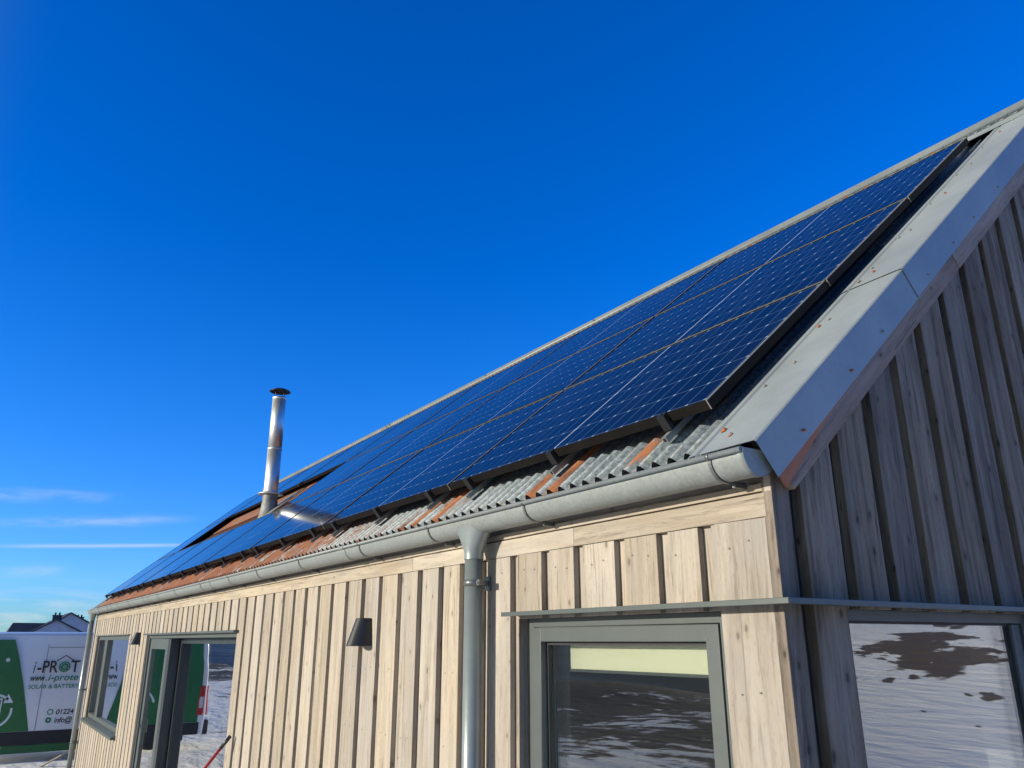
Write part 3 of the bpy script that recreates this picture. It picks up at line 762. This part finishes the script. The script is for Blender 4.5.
# ------------------------------------------------------------------ van
van = empty('parked_van', (-18.0, .2, -.12)); tag(van, 'white and green work van with lettering parked beyond the far end of the house', 'van')
VO = Vector((-18.0, .2, -.12))
def loc(p): return tuple(Vector(p) - VO)
white = simple('white_van_paint', (.72, .73, .74), .3, 0, .03, 1); white.node_tree.nodes['Principled BSDF'].inputs['Coat Weight'].default_value = .5
green = simple('green_wrap', (.003, .125, .03), .3, 0, .1, 1)
dkgreen = simple('green_letter', (.02, .20, .10), .4)
blackp = simple('black_plastic', (.012, .013, .015), .5, 0, .1, 6)
ink = simple('black_letter', (.015, .018, .022), .5)
VX = -17.0; VWD = 2.0
profile = [(-2.30, .14), (-2.33, .55), (-2.31, 1.35), (-2.24, 2.0), (-2.10, 2.10), (-1.7, 2.145), (1.05, 2.15), (1.45, 2.10), (1.85, 1.72), (2.25, 1.30), (2.75, 1.12), (2.95, .92), (3.0, .55), (2.97, .14)]
def insetx(z): return 0 if z < 2.0 else .13 * ((z - 2.0) / .16) ** 1.6
rows = []
for side in range(9):
    t = side / 8
    row = []
    for (y, z) in profile:
        xi = insetx(z); x = VX - xi - (VWD - 2 * xi) * t
        sx_ = 1 - abs(2 * t - 1) ** 6
        row.append(loc((x, y * (1 + .012 * sx_), z + (.03 * sx_ if z > 2 else 0))))
    rows.append(row)
mb = MB(); mb.grid(rows); mb.face(rows[0]); mb.face(rows[-1][::-1]); mb.face([rows[k][0] for k in range(9)] + [rows[k][-1] for k in range(8, -1, -1)])
body = mb.build('body', white, van, bevel=.03)
E = .004
mb = MB(); mb.face([loc((VX + E, y, z)) for y, z in ((-2.17, .39), (-.57, .39), (-.62, .6), (-.78, 1.2), (-.93, 1.7), (-1.05, 2.03), (-2.12, 2.03), (-2.20, 1.4))])
tag(mb.build('green_livery', green, van), 'green rear part of the van side')
mb = MB(); mb.face([loc((VX - VWD - E, y, z)) for y, z in ((-2.17, .39), (-.57, .39), (-1.03, 1.955), (-2.15, 1.955))]); mb.build('green_livery', green, van)
mb = MB(); mb.box(loc((VX - .02, -2.20, .155)), loc((VX + .018, 2.75, .385))); mb.build('side_moulding', blackp, van, bevel=.008)
mb = MB(); mb.box(loc((VX - .03, -.98, .01)), loc((VX + .008, 2.0, .15))); mb.build('sill', green, van, bevel=.01)
mb = MB(); mb.box(loc((VX - VWD - .03, -2.42, .14)), loc((VX - .03, -2.29, .42))); mb.build('bumper', blackp, van, bevel=.03)
for s in (0, 1):
    xx = VX + .006 if s == 0 else VX - VWD - .006
    mb = MB(); mb.hexa([loc(p) for p in ((xx - .05, -2.37, .52), (xx, -2.26, .52), (xx, -2.12, .52), (xx - .08, -2.12, .52), (xx - .05, -2.36, 1.10), (xx, -2.25, 1.10), (xx, -2.16, 1.10), (xx - .08, -2.16, 1.10))])
    tl = mb.build('tail_light', simple('red_lens', (.45, .01, .015), .15), van, bevel=.01)
    mb = MB(); mb.box(loc((xx + .0015, -2.245, .66)), loc((xx + .003, -2.17, .88))); mb.build('lens', simple('clear_lens', (.6, .6, .6), .15), tl)
for wy in (-1.52, 1.85):
    for xx in (VX - .12, VX - VWD + .12):
        wv_ = empty('wheel', loc((xx, wy, .24)), (0, R(90), 0), van)
        mb = MB(); mb.lathe((0, 0, 0), [(.19, -.10), (.30, -.105), (.335, -.08), (.34, 0), (.335, .08), (.30, .105), (.19, .10)], 36); mb.build('tyre', M['seal'], wv_)
        mb = MB(); mb.lathe((0, 0, 0), [(.0, .07), (.06, .075), (.13, .05), (.19, .085), (.20, .09)], 30); mb.lathe((0, 0, 0), [(.0, -.07), (.06, -.075), (.13, -.05), (.19, -.085), (.20, -.09)], 30); mb.build('rim', M['bracket'], wv_)
        mb = MB(); yy = [loc((xx + (.122 if xx > -18 else -.122), wy + .40 * math.cos(a), .20 + .40 * math.sin(a))) for a in (k * math.pi / 16 for k in range(17))]
        mb.face(yy + [loc((xx + (.122 if xx > -18 else -.122), wy - .40, .05)), loc((xx + (.122 if xx > -18 else -.122), wy + .40, .05))]); mb.build('wheel_arch', M['seal'], van)
mb = MB(); mb.face([loc((VX + .005, y, z)) for y, z in ((1.18, 1.30), (1.20, 1.82), (1.50, 1.86), (1.98, 1.36), (1.98, 1.30))]); mb.build('cab_window', M['black'], van)
mb = MB(); mb.hexa([loc(p) for p in ((VX - .2, 1.60, 2.02), (VX - 1.8, 1.60, 2.02), (VX - 1.9, 2.22, 1.36), (VX - .1, 2.22, 1.36), (VX - .2, 1.57, 1.99), (VX - 1.8, 1.57, 1.99), (VX - 1.9, 2.19, 1.33), (VX - .1, 2.19, 1.33))]); mb.build('windscreen', M['black'], van)
mb = MB(); mb.box(loc((VX + .02, 1.55, 1.28)), loc((VX + .20, 1.68, 1.52))); mb.box(loc((VX - .01, 1.6, 1.30)), loc((VX + .03, 1.66, 1.36))); mb.build('wing_mirror', blackp, van, bevel=.02)
# panel shut lines
mb = MB()
for y in (-.47, 1.10): mb.box(loc((VX + .0045, y - .005, .40)), loc((VX + .0055, y + .005, 1.95)))
mb.box(loc((VX + .0045, -.46, 1.88)), loc((VX + .0055, 1.1, 1.89)))
mb.build('shut_lines', M['bracket'], van)
def text(s, y, z, size, mat, width=None, name='lettering', shear=0.0, off=.006, bold=0.0):
    cu = bpy.data.curves.new('t', 'FONT'); cu.body = s; cu.size = size; cu.shear = shear; cu.offset = bold
    t = bpy.data.objects.new('t', cu); col.objects.link(t); dg = bpy.context.evaluated_depsgraph_get(); dg.update()
    me = bpy.data.meshes.new_from_object(t.evaluated_get(dg)); bpy.data.objects.remove(t)
    me.materials.clear(); me.materials.append(mat)
    xs_ = [v.co.x for v in me.vertices]; k = width / (max(xs_) - min(xs_)) if width else 1; mn = min(xs_)
    for v in me.vertices: v.co.x = (v.co.x - mn) * k
    o = bpy.data.objects.new(name, me); col.objects.link(o); o.parent = van
    o.location = loc((VX + off, y, z)); o.rotation_euler = (R(90), 0, R(90)); return o
text('i', -.665, 1.425, .31, ink, .035, shear=.2, bold=.004); text('-PR', -.60, 1.425, .31, ink, .35, bold=.004); text('T', -.035, 1.425, .31, ink, .16, bold=.004)
text('www', -.69, 1.275, .17, ink, .25, shear=.2, bold=.003); text('.i-prote', -.43, 1.275, .17, dkgreen, .56, shear=.2, bold=.002)
text('SOLAR & BATTERY', -.70, 1.135, .105, dkgreen, .86, bold=.001)
text('01224', -.16, .665, .125, ink, .30, shear=.15, bold=.002); text('info@', -.17, .515, .135, ink, .30, shear=.15, bold=.002)
def disc(mb, y, z, r, r2=0, a0=0, a1=2 * math.pi, off=.006, n=28):
    P = [loc((VX + off, y + r * math.cos(a0 + (a1 - a0) * k / n), z + r * math.sin(a0 + (a1 - a0) * k / n))) for k in range(n + 1)]
    if r2:
        Q = [loc((VX + off, y + r2 * math.cos(a0 + (a1 - a0) * k / n), z + r2 * math.sin(a0 + (a1 - a0) * k / n))) for k in range(n + 1)]
        for k in range(n): mb.face([P[k], P[k + 1], Q[k + 1], Q[k]])
    else: mb.face(P[:-1])
mb = MB(); disc(mb, -.14, 1.525, .10, .075); disc(mb, -.14, 1.525, .065, .035)
for k in range(8):
    t = k * math.pi / 4; mb.face([loc((VX + .0065, -.14 + r * math.cos(t + s), 1.525 + r * math.sin(t + s))) for r, s in ((.0, 0), (.085, -.12), (.085, .12))])
disc(mb, -.26, .71, .052, .036); disc(mb, -.27, .565, .052, .018)
mb.build('emblem', dkgreen, van)
mb = MB()
for s in (-1, 1):
    mb.face([loc((VX + .006, -.14 + s * u_, z)) for u_, z in ((0, 1.745), (.15, 1.645), (.15, 1.625), (0, 1.725))])
mb.build('emblem_roof', ink, van)
pale = simple('pale_print', (.62, .68, .66), .4)
mb = MB(); disc(mb, -1.19, .76, .30, .26, R(-95), R(10)); disc(mb, -1.19, .76, .30, .26, R(45), R(170))
mb.face([loc((VX + .006, y, z)) for y, z in ((-1.0, 1.06), (-.90, .90), (-1.06, .90))])
for a_, b_ in ((-1.30, -1.28), (-1.10, -1.08)): mb.face([loc((VX + .006, y, z)) for y, z in ((a_, .58), (b_, .58), (b_, .98), (a_, .98))])
for zz in (.58, .66, .72, .96): mb.face([loc((VX + .0065, y, z)) for y, z in ((-1.30, zz), (-1.08, zz), (-1.08, zz + .025), (-1.30, zz + .025))])
disc(mb, -1.19, .86, .05, .02)
mb.build('battery_emblem', pale, van)
mb = MB(); disc(mb, -1.11, 1.665, .035); mb.build('emblem_dot', pale, van)

# ------------------------------------------------------------------ neighbours far behind
def far(y70, z70, D): 
    k = (D + 1.454) / 71.454; return CAM[1] + (y70 - CAM[1]) * k, 2 + (z70 - 2) * k
slate = simple('dark_slate_roof', (.03, .034, .045), .6, 0, .3, 1); harl = simple('pale_harling', (.36, .38, .43), .9, 0, .08, 1)
D = 150
def house_far(name, label, D, gab, ridge_y, extra):
    e = empty('house', (-D, gab[0][0], 0)); tag(e, label, 'house', 'houses beyond the van'); o = Vector((-D, gab[0][0], 0))
    (ya, za), (yb, zb), (yc, zc) = gab       # left eave, apex, right eave
    mb = MB()
    for x0, x1 in ((-D, -D - 11),):
        F = [(x0, ya, -2), (x0, yc, -2), (x0, yc, zc), (x0, yb, zb), (x0, ya, za)]; B_ = [(x1, p[1], p[2]) for p in F]
        mb.face([Vector(p) - o for p in F]); mb.face([Vector(p) - o for p in B_[::-1]])
        for k in (0, 1, 4): q = (k + 1) % 5; mb.face([Vector(p) - o for p in (F[k], F[q], B_[q], B_[k])])
    mb.build('wall', harl, e)
    mb = MB(); t = .28
    for (y0, z0, y1, z1) in ((ya - .35, za - .2, yb, zb), (yc + .35, zc - .2, yb, zb)):
        mb.hexa([Vector(p) - o for p in ((-D + .4, y0, z0), (-D - 11.4, y0, z0), (-D - 11.4, y1, z1), (-D + .4, y1, z1), (-D + .4, y0, z0 + t), (-D - 11.4, y0, z0 + t), (-D - 11.4, y1, z1 + t), (-D + .4, y1, z1 + t))])
    rf = mb.build('roof', slate, e)
    cx, cz = extra
    mb = MB(); mb.box(Vector((-D - 2.2, cx - .65, cz - 1.4)) - o, Vector((-D - 1.2, cx + .65, cz)) - o); mb.box(Vector((-D - 2.3, cx - .75, cz)) - o, Vector((-D - 1.1, cx + .75, cz + .15)) - o)
    for s in (-.3, .3): mb.tube([Vector((-D - 1.7, cx + s, cz + .1)) - o, Vector((-D - 1.7, cx + s, cz + .55)) - o], .14, 10)
    mb.build('chimney', slate, rf); return e, o
A = [far(2.2, 2.60, D), far(3.76, 3.50, D), far(5.6, 2.60, D)]
e, o = house_far('house', 'far pale gabled house with dark roof wing rising above the van roof', D, A, None, far(3.8, 3.86, D))
# long wing to the left
(ya, zr) = far(1.0, 3.36, D); (ye, ze) = far(.62, 2.55, D); (yr, _) = far(3.5, 3.36, D)
mb = MB(); X0, X1, XR = -D - 1.0, -D - 8.5, -D - 4.7
mb.face([Vector(p) - o for p in ((X0, ye, ze), (X0, yr, ze), (XR, yr, zr), (XR, ya, zr))]); mb.face([Vector(p) - o for p in ((X1, ye, ze), (XR, ya, zr), (XR, yr, zr), (X1, yr, ze))]); mb.face([Vector(p) - o for p in ((X0, ye, ze), (XR, ya, zr), (X1, ye, ze))])
mb.build('roof', slate, e)
mb = MB(); mb.box(Vector((X0 - .3, ye + .3, -2)) - o, Vector((X1 + .3, yr, ze)) - o); mb.build('wall', harl, e)
D2 = 175
B2 = [far(3.7, 3.30, D2), far(4.65, 4.02, D2), far(5.95, 3.35, D2)]
house_far('house', 'farther dark peaked house just left of the gutter end', D2, B2, None, far(5.35, 3.75, D2))

# ------------------------------------------------------------------ world
SUN_EL, SUN_PHI = R(11.5), R(14)         # sun stands in front of the long wall, a little to the left
sd = Vector((math.sin(SUN_PHI) * math.cos(SUN_EL), math.cos(SUN_PHI) * math.cos(SUN_EL), -math.sin(SUN_EL)))   # travel direction
sun = bpy.data.lights.new('sun', 'SUN'); sun.energy = 3.3; sun.angle = R(.53); sun.color = (1.0, .92, .80)
so = bpy.data.objects.new('sun', sun); col.objects.link(so); so.rotation_euler = sd.to_track_quat('-Z', 'Y').to_euler(); so.location = (-5, -20, 8)
W = bpy.data.worlds.new('World'); sc.world = W; W.use_nodes = True
nt = W.node_tree; nd, lk = nt.nodes, nt.links
class WN(NT):
    def __init__(s): s.t = nt; s.n = nd; s.l = lk
m = WN()
bg = nd['Background']
sky = nd.new('ShaderNodeTexSky'); sky.sky_type = 'NISHITA'; sky.sun_disc = False; sky.sun_elevation = SUN_EL
sdir = -sd; sky.sun_rotation = math.atan2(sdir.x, sdir.y)
sky.air_density = 1.0; sky.dust_density = .15; sky.ozone_density = 3.5; sky.altitude = 100
hs = nd.new('ShaderNodeHueSaturation'); hs.inputs['Saturation'].default_value = 1.32; hs.inputs['Hue'].default_value = .503; hs.inputs['Value'].default_value = 1.0; lk.new(sky.outputs[0], hs.inputs['Color'])
tc = nd.new('ShaderNodeTexCoord'); gx, gy, gzz = m.sep(tc.outputs['Generated'])
az = m.math('ARCTAN2', m.math('MULTIPLY', gy, -1.0), m.math('MULTIPLY', gx, -1.0)); el = m.math('ARCSINE', gzz)
q = m.comb(m.math('MULTIPLY', az, 1.0), m.math('MULTIPLY', el, 9.0), 0)
n1 = m.noise(q, 9, 5, .6, .8); n2 = m.noise(m.comb(m.math('MULTIPLY', az, 1.0), m.math('MULTIPLY', el, 3.5), 4.0), 14, 5, .6, .5)
cloud = None
CL = [(-.10, .05, .150, .006, .24, -.05, .012), (-.175, -.02, .127, .0045, .28, -.085, .008), (-.20, -.03, .1012, .0018, .42, -.057, .001), (-.075, -.02, .071, .006, .22, -.09, .008)]
#CLOUDS
for (a0, a1, e0, th_, st_, slope, wobble) in CL:
    ee = m.math('SUBTRACT', el, e0); ee = m.math('SUBTRACT', ee, m.math('MULTIPLY', m.math('SUBTRACT', az, (a0 + a1) / 2), slope))
    ee = m.math('ADD', ee, m.math('MULTIPLY', m.math('SUBTRACT', n1, .5), wobble))
    g_ = m.math('EXPONENT', m.math('MULTIPLY', m.math('POWER', m.math('ABSOLUTE', m.math('DIVIDE', ee, th_)), 2.0), -1.0))
    wd = abs(a1 - a0) * .3
    rr = m.math('MULTIPLY', m.step(az, a0 - wd, a0 + wd), m.step(az, a1 + wd, a1 - wd))
    k = m.math('MULTIPLY', m.math('MULTIPLY', g_, rr), st_)
    if wobble > .005: k = m.math('MULTIPLY', k, m.step(n2, .3, .65))
    cloud = k if cloud is None else m.math('MAXIMUM', cloud, k)
# low bank of cloud along the horizon
low = m.math('MULTIPLY', m.step(el, .075, .0), m.step(n1, .42, .70)); low = m.math('MULTIPLY', low, .55)
cloud = low if cloud is None else m.math('MAXIMUM', cloud, low)
tcol = m.mix(m.step(el, .0, .30), (.33, .60, 1.18), (.40, .665, 1.08))
# sky out of view, sunward and overhead, is paled to neutralise the shade fill
hl = m.math('SQRT', m.math('ADD', m.math('MULTIPLY', gx, gx), m.math('MULTIPLY', gy, gy)))
sdot = m.math('DIVIDE', m.math('ADD', m.math('MULTIPLY', gx, -math.sin(SUN_PHI)), m.math('MULTIPLY', gy, -math.cos(SUN_PHI))), m.math('MAXIMUM', hl, .001))
unseen_sky = m.math('MAXIMUM', m.step(sdot, .26, .8), m.step(el, .85, 1.25))
desat = nd.new('ShaderNodeHueSaturation'); desat.inputs['Saturation'].default_value = .45; lk.new(sky.outputs[0], desat.inputs['Color'])
tint = m.mix(1.0, hs.outputs[0], tcol, 'MULTIPLY')
fill_sky = m.mix(1.0, desat.outputs[0], (.46, .49, .40), 'MULTIPLY')
tint = m.mix(unseen_sky, tint, fill_sky)
csky = m.mix(cloud, tint, (3.0, 3.1, 3.2))
lk.new(csky, bg.inputs[0]); bg.inputs[1].default_value = .15

# ------------------------------------------------------------------ camera
cd = bpy.data.cameras.new('camera'); cam = bpy.data.objects.new('camera', cd); col.objects.link(cam)
F = Vector((-math.sin(YAW) * math.cos(PITCH), math.cos(YAW) * math.cos(PITCH), math.sin(PITCH)))
r0 = Vector((math.cos(YAW), math.sin(YAW), 0)); u0 = r0.cross(F)
rr = r0 * math.cos(ROLL) + u0 * math.sin(ROLL); uu = -r0 * math.sin(ROLL) + u0 * math.cos(ROLL)
mt = Matrix((rr, uu, -F)).transposed().to_4x4(); mt.translation = Vector(CAM); cam.matrix_world = mt
cd.sensor_fit = 'HORIZONTAL'; cd.sensor_width = 36; cd.lens = FPX / 1024 * 36; cd.clip_start = .05; cd.clip_end = 20000
sc.camera = cam
sc.view_settings.view_transform = 'Standard'; sc.view_settings.look = 'None'; sc.view_settings.gamma = 1; sc.view_settings.exposure = 0.8
sc.view_settings.use_curve_mapping = False
sc.cycles.use_denoising = True
sc.cycles.max_bounces = 8; sc.cycles.transparent_max_bounces = 16; sc.cycles.sample_clamp_indirect = 8
